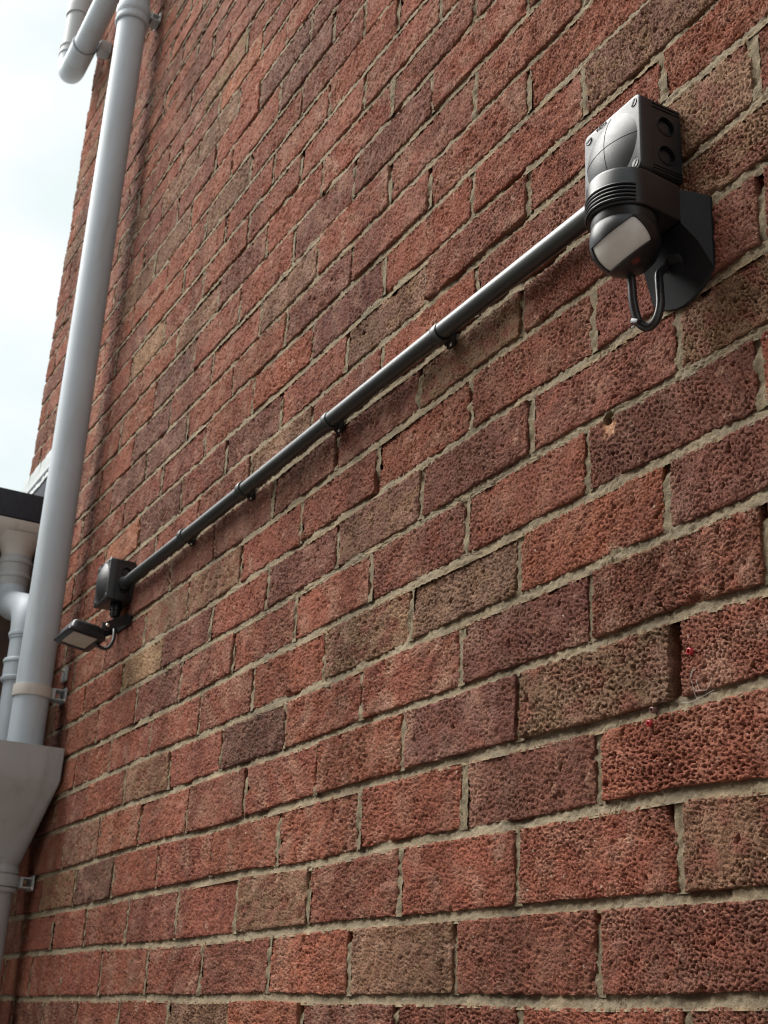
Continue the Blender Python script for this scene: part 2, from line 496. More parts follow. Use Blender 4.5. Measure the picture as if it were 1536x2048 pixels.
# brick tints read off the photograph: course -> {brick centre in brick units: code}; lower case s adds pale firing bands
TINT = {-1: {-.0: 'R', -1: 'B', 1: 'B', 2: 'Ds', 3: 'O', 4: 'Gs', 5: 'R', 6: 'R'},
        0: {-.5: 'B', .5: 'B', 1.5: 'G', 2.5: 'Os', 3.5: 'B', 4.5: 'B', 5.5: 'Os', 6.5: 'R', 7.5: 'R'},
        1: {-1: 'T', 0: 'R', 1: 'O', 2: 'B', 3: 'T', 4: 'R', 5: 'B', 6: 'Rs', 7: 'R', 8: 'R'},
        2: {-.5: 'R', .5: 'D', 1.5: 'R', 2.5: 'R', 3.5: 'R', 4.5: 'R', 5.5: 'R', 6.5: 'P', 7.5: 'T', 8.5: 'B'},
        3: {-1: 'B', 0: 'T', 1: 'D', 2: 'R', 3: 'Rs', 4: 'B', 5: 'R', 6: 'Os', 7: 'T', 8: 'B'},
        4: {-.5: 'B', .5: 'D', 1.5: 'Rs', 2.5: 'R', 3.5: 'P', 4.5: 'R', 5.5: 'Ts', 6.5: 'R', 7.5: 'B'},
        5: {-1: 'D', 0: 'O', 1: 'G', 2: 'T', 3: 'O', 4: 'B', 5: 'O', 6: 'R', 7: 'R'},
        6: {-.5: 'D', .5: 'R', 1.5: 'B', 2.5: 'R', 3.5: 'R', 4.5: 'B', 5.5: 'D', 6.5: 'R', 7.5: 'R'},
        7: {-1: 'T', 0: 'B', 1: 'D', 2: 'G', 3: 'D', 4: 'R', 5: 'D', 6: 'Y', 7: 'R', 8: 'R'},
        8: {-.5: 'B', .5: 'B', 1.5: 'O', 2.5: 'B', 3.5: 'R', 4.5: 'T', 5.5: 'T', 6.5: 'B', 7.5: 'R'},
        9: {-1: 'T', 0: 'B', 1: 'T', 2: 'D', 3: 'D', 4: 'D', 5: 'D', 6: 'D', 7: 'B'},
        10: {-1.5: 'B', -.5: 'T', .5: 'B', 1.5: 'O', 2.5: 'B', 3.5: 'G', 4.5: 'B', 5.5: 'R'},
        11: {-1: 'R', 0: 'R', 1: 'B', 2: 'G', 3: 'R', 4: 'D', 5: 'B', 6: 'P', 7: 'L', 8: 'R'},
        12: {-.5: 'G', .5: 'R', 1.5: 'R', 2.5: 'D', 3.5: 'O', 4.5: 'R', 5.5: 'B'}, 13: {0: 'R', 1: 'R', 2: 'B', 3: 'D', 4: 'R', 5: 'R', 6: 'P', 7: 'P'},
        14: {.5: 'R', 1.5: 'B', 2.5: 'R', 3.5: 'G', 4.5: 'R', 5.5: 'B', 6.5: 'P'}, 15: {1: 'R', 2: 'D', 3: 'D', 4: 'R', 5: 'B', 6: 'P'}, 16: {1.5: 'B', 2.5: 'R', 3.5: 'R', 4.5: 'D'},
        17: {7: 'Y', 2: 'R', 3: 'R', 4: 'B'}, 20: {4.5: 'R', 3.5: 'D'}, 21: {5: 'R', 4: 'P', 3: 'D'}, 22: {4.5: 'O'}, 23: {5: 'L', 5.0: 'L'}, 24: {5.5: 'T', 4.5: 'R'}}
MIXW = [('R', .52), ('B', .27), ('D', .08), ('O', .07), ('G', .04), ('T', .02)]

def brick_tint(k, c):
    r = np.random.default_rng((k + 50) * 997 + int(round(c * 2)) + 40)
    code = TINT.get(k, {}).get(c)
    if code is None:
        x = r.random() * sum(p for _, p in MIXW)
        for cde, p in MIXW:
            x -= p
            if x <= 0: break
        code = cde + ('s' if r.random() < 0.12 else '')
    base = CODE[code[0]] * np.array((1, 1, 1)) * (1 + r.normal(0, 0.06)) * (1 + r.normal(0, 0.025, 3))
    return base, code, r

def pipe_shade_stain(u, v):
    """downpipe shade painted into the wall tint, plus grime drips near the top"""
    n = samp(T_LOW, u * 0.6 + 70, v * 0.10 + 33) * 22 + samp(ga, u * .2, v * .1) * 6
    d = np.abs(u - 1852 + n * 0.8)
    s = (1 - sst(d, 28, 72)) * 0.36 * np.clip(0.75 + 0.35 * samp(T_LOW, u * .3 + 200, v * .2), 0.25, 1.1)  # shade band of the downpipe, put into the tint
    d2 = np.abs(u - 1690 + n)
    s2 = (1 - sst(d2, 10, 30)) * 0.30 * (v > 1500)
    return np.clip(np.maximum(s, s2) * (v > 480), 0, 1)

def streak(u, v):
    """broad weathering runs that cross bricks and joints"""
    return np.clip(1 + .085 * samp(T_LOW, u * .16 + 310, v * .022 + 55) + .05 * samp(T_LOW, u * .05 + 10, v * .05 + 155), .72, 1.3)

def brick_data(k, c, nu, nv, pit=1.0):
    """vertices (mm: u,w,v), quads, tints for one brick; nu x nv front cells"""
    base, code, r = brick_tint(k, c)
    uL = perp_u(k, c - .5) + JP
    uR = perp_u(k, c + .5) - JP
    if c + .5 >= 11.4: uR = U_EDGE + r.normal(0, 2.0)
    if uL > U_EDGE - 40: return None
    uR = min(uR, U_EDGE + 3)
    if (k, c) == (3, 0): uL += 3.5       # open joint beside this brick
    if (k, c) == (3, -1): uR -= 2.0
    ox, oy = r.random(2) * 600
    s = np.linspace(0, 1, nu + 1); t = np.linspace(0, 1, nv + 1)
    if nu > 6:   # tighter rows at the arris
        s = s + 0.0; s[1] = min(s[1], 1.5 / (uR - uL)); s[-2] = max(s[-2], 1 - 1.5 / (uR - uL))
        t[1] = min(t[1], 1.5 / 65); t[-2] = max(t[-2], 1 - 1.5 / 65)
    Sg, Tg = np.meshgrid(s, t)
    u = uL + (uR - uL) * Sg
    vb = bed_v(k, u) + JB; vt = bed_v(k + 1, u) - JB
    vb = vb + 0.35 * samp(T_LOW, u * 1.0 + ox, 17 + oy + 0 * u) + 0.2 * samp(ga, u + ox, 5 + 0 * u)
    vt = vt + 0.35 * samp(T_LOW, u * 1.0 + ox, 317 + oy + 0 * u) + 0.2 * samp(ga, u + ox, 95 + 0 * u)
    v = vb + (vt - vb) * Tg
    el = 0.45 * samp(T_LOW, 0 * v + 40, v + oy) + 0.2 * samp(ga, 0 * v + 12, v + oy)
    er = 0.45 * samp(T_LOW, 0 * v + 440, v + oy) + 0.2 * samp(ga, 0 * v + 212, v + oy)
    u = u + el * (1 - Sg) ** 3 + er * Sg ** 3
    # height of the face
    px, py = u * 1.0 + ox, v * 1.0 + oy
    an = r.normal(0, .5); st_ = r.uniform(.72, 1.3); sc_ = r.uniform(.64, .95)
    px, py = ((u * math.cos(an) + v * math.sin(an)) * st_ * sc_ + ox, (v * math.cos(an) - u * math.sin(an)) / st_ * sc_ + oy)
    if r.random() < .5: px = -px
    ps = pit * (0.85 + 0.5 * r.random())
    mod = np.clip(0.88 + 0.20 * samp(T_LOW, px * .45 + 91, py * .45), 0.35, 1.3)
    h = -ps * mod * (3.8 * samp(T_PIT, px, py) + 1.5 * samp(T_PIT2, px + 37, py + 11)) - ps * 3.2 * samp(T_BIG, px + 50, py)
    h = h + 0.20 * samp(T_ROUGH, px, py) + 0.40 * samp(T_LOW, px, py)
    de = np.minimum(np.minimum(u - uL, uR - u), np.minimum(v - vb, vt - v))
    h = h - 0.9 * np.exp(-np.maximum(de, 0) / 0.8) * (0.8 + 0.5 * samp(T_LOW, px * 2, py * 2 + 71))
    # knocked corners and edges
    for _ in range(r.integers(0, 3)):
        if r.random() < .5: cu, cv = uL + (uR - uL) * r.random(), (vb.mean() if r.random() < .6 else vt.mean())
        else: cu, cv = (uL if r.random() < .5 else uR), vb.mean() + (vt - vb).mean() * r.random()
        rad = r.uniform(3, 9)
        dd = np.hypot((u - cu) / 1.4, v - cv) + 1.2 * samp(ga, px, py)
        h = h - r.uniform(2, 5) * (1 - sst(dd, rad * .35, rad))
    if k == 1 and c == 0:      # spalled top left corner of this brick
        dd = np.hypot((u - uL) / 0.45, v - vt.mean()) + samp(ga, px, py)
        h = h - 13 * (1 - sst(dd, 16, 25))
    base_w = r.normal(0, 0.9); tilt = r.normal(0, 0.7, 2)
    w = base_w + h + tilt[0] * (Sg - .5) * 2 + tilt[1] * (Tg - .5) * 2
    if abs(u.mean() - HOLE[0]) < 250 and abs(v.mean() - HOLE[1]) < 90:
        w = w * (1 - .75 * scar(u, v)) + carve(u, v) - 2.0 * scar(u, v)
    # colour
    col = np.empty(u.shape + (3,)); col[:] = base
    low = samp(T_LOW, px * .6 + 5, py * .9 + 150)
    other = {'R': ORA, 'B': RED, 'D': BRN, 'T': BRN, 'O': RED, 'G': TAN, 'Y': TAN, 'L': ORA, 'P': DRK}[code[0]]
    if code[0] in 'TGY':
        m = np.clip(0.25 + 0.42 * low, 0, 0.85)[..., None]
    else:
        m = np.clip(0.25 + 0.34 * low, 0, 0.8)[..., None]
    col = col * (1 - m) + other * m
    if 's' in code:
        for _ in range(r.integers(1, 3)):
            a = r.uniform(0.05, 0.85); b = a + r.uniform(0.10, 0.25)
            n_ = 0.02 * samp(T_LOW, px * 0 + 9, py * 2)
            f = sst(Sg + n_, a - .03, a + .05) * (1 - sst(Sg + n_, b - .05, b + .03)) * r.uniform(.3, .55) * np.clip(.75 + .35 * low, .2, 1.1)
            col = col * (1 - f[..., None]) + PAL * f[..., None]
    elif r.random() < .22:     # pale end
        f = (sst(Sg, .80, .98) if r.random() < .5 else 1 - sst(Sg, .02, .18)) * .42
        f = f * np.clip(.6 + .4 * low, 0, 1)
        col = col * (1 - f[..., None]) + PAL * f[..., None]
    bl = np.clip(samp(T_LOW, px * .35 + 400, py * .5 + 210) * .16 + .06 + (0.10 if k > 12 else 0), 0, .4)[..., None] * r.uniform(.3, 1.2)
    col = col * (1 - bl) + PAL * bl
    # lime smears
    lm = sst(samp(T_LOW, px * .8 + 300, py * .35 + 40) + .3 * samp(gd, px, py), 2.0, 2.7) * .45
    col = col * (1 - lm[..., None]) + PAL * 1.1 * lm[..., None]
    sc = scar(u, v)[..., None] * 0.8 if abs(u.mean() - HOLE[0]) < 250 and abs(v.mean() - HOLE[1]) < 90 else 0
    col = col * (1 - sc) + np.array((0.56, 0.32, 0.19)) * sc
    col = col * streak(u, v)[..., None]
    st = pipe_shade_stain(u, v)[..., None]
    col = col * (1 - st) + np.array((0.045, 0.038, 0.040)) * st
    # vertices
    F = np.stack([u, w, v], -1).reshape(-1, 3)
    idx = np.arange((nu + 1) * (nv + 1)).reshape(nv + 1, nu + 1)
    q = np.stack([idx[:-1, :-1], idx[1:, :-1], idx[1:, 1:], idx[:-1, 1:]], -1).reshape(-1, 4)
    ring = np.concatenate([idx[0, :], idx[1:, -1], idx[-1, -2::-1], idx[-2:0:-1, 0]])
    Bk = F[ring].copy(); Bk[:, 1] = -102.0
    nb = len(F)
    ra = nb + np.arange(len(ring)); rb = ra + len(ring)
    sk = np.stack([ra, np.roll(ra, -1), np.roll(rb, -1), rb], -1)
    V = np.concatenate([F, F[ring], Bk])
    Cc = col.reshape(-1, 3)
    Cc = np.concatenate([Cc, Cc[ring], Cc[ring]])
    nf = len(q)
    return V, np.concatenate([q, sk]), Cc, nf

def mesh_from(name, V, Q, Cc, nsmooth, origin):
    me = bpy.data.meshes.new(name)
    X = np.stack([-V[:, 0] / 1000, -V[:, 1] / 1000, V[:, 2] / 1000 + ZO], -1) - np.array(origin)
    me.vertices.add(len(X))
    me.vertices.foreach_set('co', X.astype(np.float32).ravel())
    me.loops.add(Q.size)
    me.loops.foreach_set('vertex_index', Q.astype(np.int32).ravel())
    me.polygons.add(len(Q))
    me.polygons.foreach_set('loop_start', (np.arange(len(Q)) * 4).astype(np.int32))
    sm = np.zeros(len(Q), bool)
    sm[:] = nsmooth if isinstance(nsmooth, np.ndarray) else (np.arange(len(Q)) < nsmooth)
    me.polygons.foreach_set('use_smooth', sm)
    me.update(calc_edges=True)
    at = me.attributes.new('tint', 'FLOAT_COLOR', 'POINT')
    at.data.foreach_set('color', np.concatenate([Cc, np.ones((len(Cc), 1))], 1).astype(np.float32).ravel())
    me.validate(verbose=False)
    return me

wall = empty('brick_wall', P(0, 0, -1800), 'tall red rough-textured brick house wall with recessed sand mortar joints', 'wall')

bricks = []
for k in range(K0, K1):
    off = 0.5 if k % 2 == 0 else 0.0        # brick centres
    n = -6 + off
    while n < 11.6:
        bricks.append((k, n)); n += 1
info = []
for k, c in bricks:
    us = np.linspace(c - .48, c + .48, 7) * BR; vs = np.linspace(k + .1, k + .9, 5) * CO
    ug, vg = np.meshgrid(us, vs)
    x, y = project(ug, 0, vg)
    ins = (x > -4) & (x < 772) & (y > -4) & (y < 1028)
    fr = np.nan_to_num(ins).mean()
    if fr > 0:
        du_ = np.hypot(x[2, -1] - x[2, 0], y[2, -1] - y[2, 0]); dv_ = np.hypot(x[-1, 3] - x[0, 3], y[-1, 3] - y[0, 3])
        ar = abs((x[0, -1] - x[0, 0]) * (y[-1, 0] - y[0, 0]) - (x[-1, 0] - x[0, 0]) * (y[0, -1] - y[0, 0]))
        info.append((fr * ar, k, c, du_, dv_))
info.sort(reverse=True)
near = {(k, c): (du_, dv_) for _, k, c, du_, dv_ in info[:300]}
vis = {(k, c): (du_, dv_) for _, k, c, du_, dv_ in info}
CELL = 1.15                   # mesh cell in picture pixels
rest = []
for k, c in bricks:
    if (k, c) in vis:
        du_, dv_ = vis[(k, c)]
        nu = int(np.clip(max(du_ * 1.05 / CELL, min(76, du_ * 1.7)), 8, 175)); nv = int(np.clip(dv_ * 1.05 / CELL, 6, 75))
    else:
        nu, nv = 3, 2
    d = brick_data(k, c, nu, nv)
    if d is None: continue
    V, Q, Cc, nf = d
    if (k, c) in near:
        org = P(V[:, 0].mean(), 0, V[:, 2].mean())
        me = mesh_from('brick', V, Q, Cc, nf, org)
        o = link_mesh('brick', me, M_BRICK)
        o.location = org
        set_parent(o, wall)
    else:
        rest.append(d)
Vs, Qs, Cs, Ss = [], [], [], []
o_ = 0
for V, Q, Cc, nf in rest:
    Vs.append(V); Qs.append(Q + o_); Cs.append(Cc); Ss.append(np.arange(len(Q)) < nf); o_ += len(V)
me = mesh_from('outlying_bricks', np.concatenate(Vs), np.concatenate(Qs), np.concatenate(Cs), np.concatenate(Ss), P(0, 0, -1800))
o = link_mesh('outlying_bricks', me, M_BRICK)
o.location = P(0, 0, -1800)
set_parent(o, wall); o['kind'] = 'stuff'

# mortar: struck beds, recessed perpends
MOR = np.array((0.252, 0.212, 0.147))
mV, mQ, mC = [], [], []
mo = 0
def add_grid(U, Wd, Vv, Cc):
    global mo
    n, m_ = U.shape
    idx = np.arange(n * m_).reshape(n, m_) + mo
    mQ.append(np.stack([idx[:-1, :-1], idx[1:, :-1], idx[1:, 1:], idx[:-1, 1:]], -1).reshape(-1, 4))
    mV.append(np.stack([U, Wd, Vv], -1).reshape(-1, 3)); mC.append(Cc.reshape(-1, 3)); mo += n * m_
us = [-1345.0]
while us[-1] < U_EDGE - 6:
    x_ = us[-1]
    us.append(x_ + (1.8 + max(0, x_ + 100) * 0.0040 if x_ > -330 else 12.0))
us[-1] = U_EDGE - 5.0
us = np.array(sorted(us + list(np.arange(-38.0, -13.0, 0.45))))
usc = np.linspace(-1345, U_EDGE - 5.0, 60)
for k in range(K0, K1 + 1):
    uu = us if k > -2 else usc
    tt = np.linspace(0, 1, 33 if k == 7 else 9 if k > -2 else 3)
    Ug, Tg = np.meshgrid(uu, tt)
    r = np.random.default_rng(500 + k)
    ph = r.random() * 600
    mid = bed_v(k, Ug)
    Vg = mid - (JB + 2.5) + (2 * JB + 5) * Tg
    rec = (1.4 + 5.4 * Tg ** 1.0) if k < 5 else (0.7 + 3.6 * Tg ** 1.3)                       # struck: flush at the lower brick, recessed under the upper
    rec = rec + 0.9 * samp(T_LOW, Ug * .35 + ph, 0 * Ug + k * 13) * (0.4 + 0.6 * Tg)
    rec = rec + 5.0 * sst(samp(T_LOW, Ug * .22 + ph * 2, 0 * Ug + 77), 1.2, 2.4) * Tg
    rec = rec - 0.55 * samp(gd, Ug + ph, Vg * 1.3) - 0.35 * samp(ga, Ug, Vg + ph) - .18 * samp(gb, Ug, Vg)
    Wg = -rec
    if k == 7: Wg = Wg + carve(Ug, Vg)
    lo = samp(T_LOW, Ug * .5 + ph, Vg + 40)
    Cc = MOR * (1 + .08 * lo[..., None]) * np.array((1.0, 1.0, 1.0))
    Cc = Cc * streak(Ug, Vg)[..., None]
    warm = np.clip(.25 + .3 * samp(T_LOW, Ug * .2 + 2 * ph, Vg), 0, .7)[..., None]
    Cc = Cc * (1 - warm * .3) + np.array((.36, .27, .16)) * warm * .3
    st = pipe_shade_stain(Ug, Vg)[..., None] * .8
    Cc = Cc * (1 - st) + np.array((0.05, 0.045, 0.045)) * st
    if k == 7:     # brick-dust red-brown, darkened to paint shade into the drilled hole
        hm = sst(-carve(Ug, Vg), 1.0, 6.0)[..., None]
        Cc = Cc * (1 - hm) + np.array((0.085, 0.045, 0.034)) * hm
    else:          # thin tan smear of mortar along the arris of the lower brick
        sm = ((1 - sst(Tg, .10, .32)) * np.clip(.4 + .5 * samp(T_LOW, Ug * .3 + ph, Vg * .2), 0, 1))[..., None] * .6
        Cc = Cc * (1 - sm) + np.array((.36, .255, .15)) * sm
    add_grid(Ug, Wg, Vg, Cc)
DEEP = {(3, -.5): 45.0}
for k in range(K0, K1):
    off = 0.0 if k % 2 == 0 else 0.5
    n = -5.5 if off else -5.0
    while n < 11.2:
        pu = perp_u(k, n)
        r = np.random.default_rng((k + 70) * 131 + int(n * 2) + 90)
        fine_ = k > -2 and n > -2
        tt = np.linspace(0, 1, 30 if fine_ else 3); ss = np.linspace(0, 1, 7 if fine_ else 2)
        Sg, Tg = np.meshgrid(ss, tt)
        v0 = float(bed_v(k, pu)) + JB - 2; v1 = float(bed_v(k + 1, pu)) - JB + 3
        Vg = v0 + (v1 - v0) * Tg
        Ug = pu + (Sg - .5) * (2 * JP + 5)
        rec = r.uniform(2.0, 4.4) if n < 1.2 and k < 6 else r.uniform(0.6, 2.6) + 1.0 * samp(T_LOW, Ug + n * 31, Vg * .8 + k * 7) + 1.4 * (Sg - .35)
        rec = rec + r.choice([0, 0, 0, 6.0, 12.0]) * sst(Tg, .72, .95)
        if r.random() < .08: rec = rec + 9 * (1 - sst(np.abs(Tg - r.random()), .05, .3))
        rec = rec - .5 * samp(gd, Ug, Vg + n * 50) - .3 * samp(ga, Ug, Vg)
        if (k, n) in DEEP: rec = rec * 0 + DEEP[(k, n)]
        if k in (3,) and n == -.5: Ug = pu + (Sg - .5) * 26
        Wg = -np.maximum(rec, .3)
        if abs(pu - HOLE[0]) < 30 and k in (6, 7): Wg = Wg + carve(Ug, Vg)
        Cc = MOR * np.array((.97, .96, .92)) * (1 + .10 * samp(T_LOW, Ug, Vg + n * 9)[..., None])
        st = pipe_shade_stain(Ug, Vg)[..., None] * .8
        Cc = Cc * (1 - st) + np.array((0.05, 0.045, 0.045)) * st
        add_grid(Ug, Wg, Vg, Cc)
        n += 1
me = mesh_from('mortar', np.concatenate(mV), np.concatenate(mQ), np.concatenate(mC), 10 ** 9, P(0, 0, -1800))
o = link_mesh('mortar', me, M_MORTAR)
o.location = P(0, 0, -1800)
set_parent(o, wall)
# solid core behind the face bricks
bm = bmesh.new()
A, B = P(-1345, -48, -1800), P(U_EDGE - 8, -330, K1 * CO)
bm_box(bm, (A + B) / 2, abs(B.x - A.x), abs(B.y - A.y), abs(B.z - A.z))
me = bpy.data.meshes.new('wall_core')
bm.to_mesh(me); bm.free()
at = me.attributes.new('tint', 'FLOAT_COLOR', 'POINT')
at.data.foreach_set('color', np.tile(np.append(MOR * .55, 1).astype(np.float32), len(me.vertices)))
o = link_mesh('wall_core', me, M_MORTAR)
set_parent(o, wall)

# ------------------------------------------------------------------ pipework
UP = Vector((0, 0, 1))
def mm(prof):
    return [(a / 1000, b / 1000) for a, b in prof]

def pipe_bracket(parent, u, v, wc, r, m_ring, m_clip, h=24):
    ring = lathe('bracket', P(u, wc, v), UP, mm([(r, -h / 2), (r + 3.2, -h / 2), (r + 3.6, -h / 2 + 2), (r + 3.6, h / 2 - 2), (r + 3.2, h / 2), (r, h / 2)]), m_ring, parent)
    # open frame between ring and wall
    bm = bmesh.new()
    w1 = wc - r - 1
    for dv in (-h / 2 + 1.5, h / 2 - 1.5):
        A, B = P(u + 16, 2, v + dv - 1.5), P(u - 22, w1, v + dv + 1.5)
        bm_box(bm, (A + B) / 2, abs(B.x - A.x), abs(B.y - A.y), abs(B.z - A.z), .0008)
    A, B = P(u + 20, 0.5, v - h / 2 - 4), P(u - 28, 4.5, v + h / 2 + 4)
    bm_box(bm, (A + B) / 2, abs(B.x - A.x), abs(B.y - A.y), abs(B.z - A.z), .001)
    A, B = P(u + 14, w1 - 5, v - h / 2), P(u - 22.6, w1 + 1, v + h / 2)
    bm_box(bm, (A + B) / 2, abs(B.x - A.x), abs(B.y - A.y), abs(B.z - A.z), .001)
    build('clip', bm, m_clip, ring)
    sc = lathe('screw', P(u - 24.5, 4.6, v - h / 2 + 1), P(0, 1, 0) - P(0, 0, 0), mm([(0.1, 2.4), (2.6, 2.0), (3.6, .6), (3.6, -1)]), M_STEEL, ring, n=14)
    return ring

SOCK = lambda r: mm([(r, 0), (r + 5.5, 0.3), (r + 7, 2.5), (r + 7, 9), (r + 4.6, 11.5), (r + 4.2, 24), (r + 6.0, 26), (r + 6.4, 30), (r + 5.8, 34), (r + 3.6, 36), (r + 3.2, 70), (r, 72)])
# the long downpipe into the hopper
mp_u, mp_w, mp_r = 1850.0, 68.0, 37.5
dp = empty('downpipe', P(mp_u, mp_w, 430), 'long straight pale grey plastic downpipe running down into the hopper head', 'downpipe')
sweep('pipe', [P(mp_u, mp_w, v) for v in (430, 800, 1200, 1800, 2420, 2900, 3380)], mp_r / 1000, M_PVC, dp, 48)
lathe('socket', P(mp_u, mp_w, 2396), UP, SOCK(mp_r), M_PVC, dp, 48)
pipe_bracket(dp, mp_u, 597, mp_w, mp_r + .5, M_CREAM, M_PVC_OLD)
pipe_bracket(dp, mp_u, 2436, mp_w, mp_r + 4, M_PVC, M_PVC_OLD, 20)
b_ = box('old_clip', (1838, .5, 632), (1866, 7, 662), M_PVC_OLD, dp)
lathe('screw', P(1846, 7, 652), P(0, 1, 0) - P(0, 0, 0), mm([(0.1, 9), (3, 8.5), (3, -1)]), M_STEEL, dp, n=12)

# hopper head
hp_u, hp_w = 1902.0, 70.0
hop = empty('hopper_head', P(hp_u, 8, 235), 'grey plastic hopper head on the wall catching two downpipes', 'hopper')
def rrect(u0, u1, w0, w1, v, r, n=5):
    pts = []
    for cu, cw, a0 in ((u1 - r, w1 - r, 0), (u0 + r, w1 - r, 90), (u0 + r, w0 + r, 180), (u1 - r, w0 + r, 270)):
        for i in range(n + 1):
            a = math.radians(a0 + 90 * i / n)
            pts.append((cu + r * math.cos(a), cw + r * math.sin(a), v))
    return pts
def circ_like(u, w, r, v, n=24):
    """circle sampled so that it pairs with rrect(n=5)"""
    pts = []
    for a0 in (0, 90, 180, 270):
        for i in range(6):
            a = math.radians(a0 + 90 * i / 5)
            pts.append((u + r * math.cos(a), w + r * math.sin(a), v))
    return pts
def lerp_loop(a, b, t):
    return [tuple(x * (1 - t) + y * t for x, y in zip(p, q)) for p, q in zip(a, b)]
top_o = rrect(1752, 2052, 6, 192, 470, 5)
knee_o = rrect(1755, 2049, 6, 189, 404, 5)
out_c = circ_like(hp_u, hp_w, 39, 242)
loops = [top_o, lerp_loop(top_o, knee_o, .5), knee_o]
for t in (.04, .25, .5, .75, .94, 1.0):
    l = lerp_loop(knee_o, out_c, t)
    l = [(p[0], p[1], 404 - 2 - 160 * t) for p in l]
    loops.append(l)
bm = bmesh.new()
inner = [rrect(1756, 2048, 10, 188, v, 4) for v in (470, 410)]
bm_loft(bm, [[P(*p) for p in l] for l in (inner[::-1] + loops)], caps=True)
build('body', bm, M_PVC_OLD, hop)
lathe('outlet', P(hp_u, hp_w, 188), UP, mm([(34, 0), (40.5, .5), (42, 3), (42, 8), (39.5, 10.5), (39, 36), (41, 38), (41.5, 43), (40, 47), (38, 56)]), M_PVC_OLD, hop, 40)

dp2 = empty('downpipe', P(hp_u, hp_w, -1800), 'narrow grey plastic downpipe leaving the bottom of the hopper head', 'downpipe')
sweep('pipe', [P(hp_u, hp_w, v) for v in (-1800, -900, 0, 236)], .034, M_PVC_OLD, dp2, 40)
pipe_bracket(dp2, hp_u, 210, hp_w, 41.5, M_PVC_OLD, M_PVC_OLD, 22)

# swan-necked pipe from the flat roof gutter into the hopper
p2u, p2w, gu, gw = 1968.0, 73.0, 2240.0, 66.0
dp3 = empty('downpipe', P(p2u, p2w, 430), 'pale grey swan-neck downpipe from the flat roof gutter, partly behind the long pipe', 'downpipe')
low = P(p2u, p2w, 430)
bend = arc_bend(P(p2u, p2w, 600), P(p2u, p2w, 808), P(gu, gw, 893), .062, 8) + arc_bend(P(p2u, p2w, 808), P(gu, gw, 893), P(gu, gw, 1000), .062, 8)
sweep('pipe', [low, P(p2u, p2w, 600), P(p2u, p2w, 740)], .034, M_PVC, dp3, 40)
sweep('swan_neck', [P(p2u, p2w, 738)] + bend + [P(gu, gw, 985)], .0365, M_PVC, dp3, 40)
for c_, d2 in ((P(p2u, p2w, 748), UP), (P(gu, gw, 930), UP)):
    lathe('ring', c_, d2, mm([(36, -5), (38.6, -4), (39.2, 0), (38.6, 4), (36, 5)]), M_PVC, dp3, 40)
lathe('coupler', P(p2u, p2w, 640), UP, mm([(34, 0), (40, .4), (41.5, 3), (41.5, 8), (38.6, 10.5), (38.4, 40), (41.5, 43), (41.5, 48), (39.5, 51), (34, 52)]), M_PVC, dp3, 40)
lathe('socket', P(gu, gw, 935), UP, mm([(36.5, 0), (39, 1), (39, 20), (41.8, 23), (42.3, 27), (41.5, 31), (39, 34), (39, 56), (41.8, 59), (42.3, 63), (41.5, 67), (38.5, 70), (38, 80), (36, 81)]), M_PVC_OLD, dp3, 40)

# gutter on the flat roof edge
gut = empty('gutter', P(gu, 30, 1040), 'cream plastic half-round gutter under the black flat roof edge', 'gutter')
bm = bmesh.new()
prof = []
for i in range(17):
    a = math.pi * i / 16
    prof.append((gu + 56 * math.cos(a), 1096 - 50 * math.sin(a)))
prof += [(gu - 53, 1096), ] + [(gu + 52 * -math.cos(math.pi * i / 16), 1096 - 46 * math.sin(math.pi * i / 16)) for i in range(1, 16)] + [(gu + 53, 1096)]
bm_loft(bm, [[P(a, w_, b) for a, b in prof] for w_ in (10, 300, 900, 2400)], caps=False)
bm.faces.new([bm.verts.new(P(a, 11, b)) for a, b in prof[:17]])
build('trough', bm, M_CREAM, gut)
bm = bmesh.new()
ls = []
for t in np.linspace(0, 1, 8):
    hw = 36.5 + (95 - 36.5) * (1 - t) ** 2.6
    hd = 36.5 + (52 - 36.5) * (1 - t) ** 1.6
    ls.append([P(gu + hd * math.cos(a), gw + hw * math.sin(a), 1068 - 62 * t) for a in np.linspace(0, 2 * math.pi, 33)[:-1]])
bm_loft(bm, ls, caps=False)
build('outlet', bm, M_CREAM, gut)

# flat roofed extension across the end of the passage
ext = empty('flat_roof_extension', P(2480, 600, -1800), 'low flat-roofed extension with black felt roof edge meeting the brick wall', 'building')
bm = bmesh.new()
A, B = P(2186, 12, 1100), P(5200, 2600, 1171)
bm_box(bm, (A + B) / 2, abs(B.x - A.x), abs(B.y - A.y), abs(B.z - A.z), .004)
build('roof_edge', bm, M_FELT, ext)
box('upstand', (2200, .5, 1165), (2572, 14, 1290), M_FELT, ext, bevel=.002)
box('wall', (2330, 1, -1800), (5000, 2560, 1099), M_EXTWALL, ext, bevel=0)

fl = empty('lead_flashing', P(2400, 4, 1258), 'pale grey lead flashing strip dressed along the wall above the black roof edge', 'flashing')
rf = np.random.default_rng(5)
bm = bmesh.new()
N = 26
uu = np.linspace(2190, 2600, N)
rows_ = []
for j, (vv, ww) in enumerate(((1352, 3), (1350, 7), (1318, 9), (1285, 12), (1258, 17), (1257, 12))):
    rows_.append([bm.verts.new(P(u_, ww + (rf.normal(0, .7) if 0 < j < 5 else 0), vv + (rf.normal(0, 1.2)))) for u_ in uu])
for a, b in zip(rows_, rows_[1:]):
    for i in range(N - 1):
        bm.faces.new((a[i], a[i + 1], b[i + 1], b[i]))
build('sheet', bm, M_LEAD, fl)
for i, u_ in enumerate((2290, 2400, 2510)):
    box('lap', (u_, 4, 1260), (u_ + 60, 9.5, 1349), M_LEAD, fl, bevel=.001)

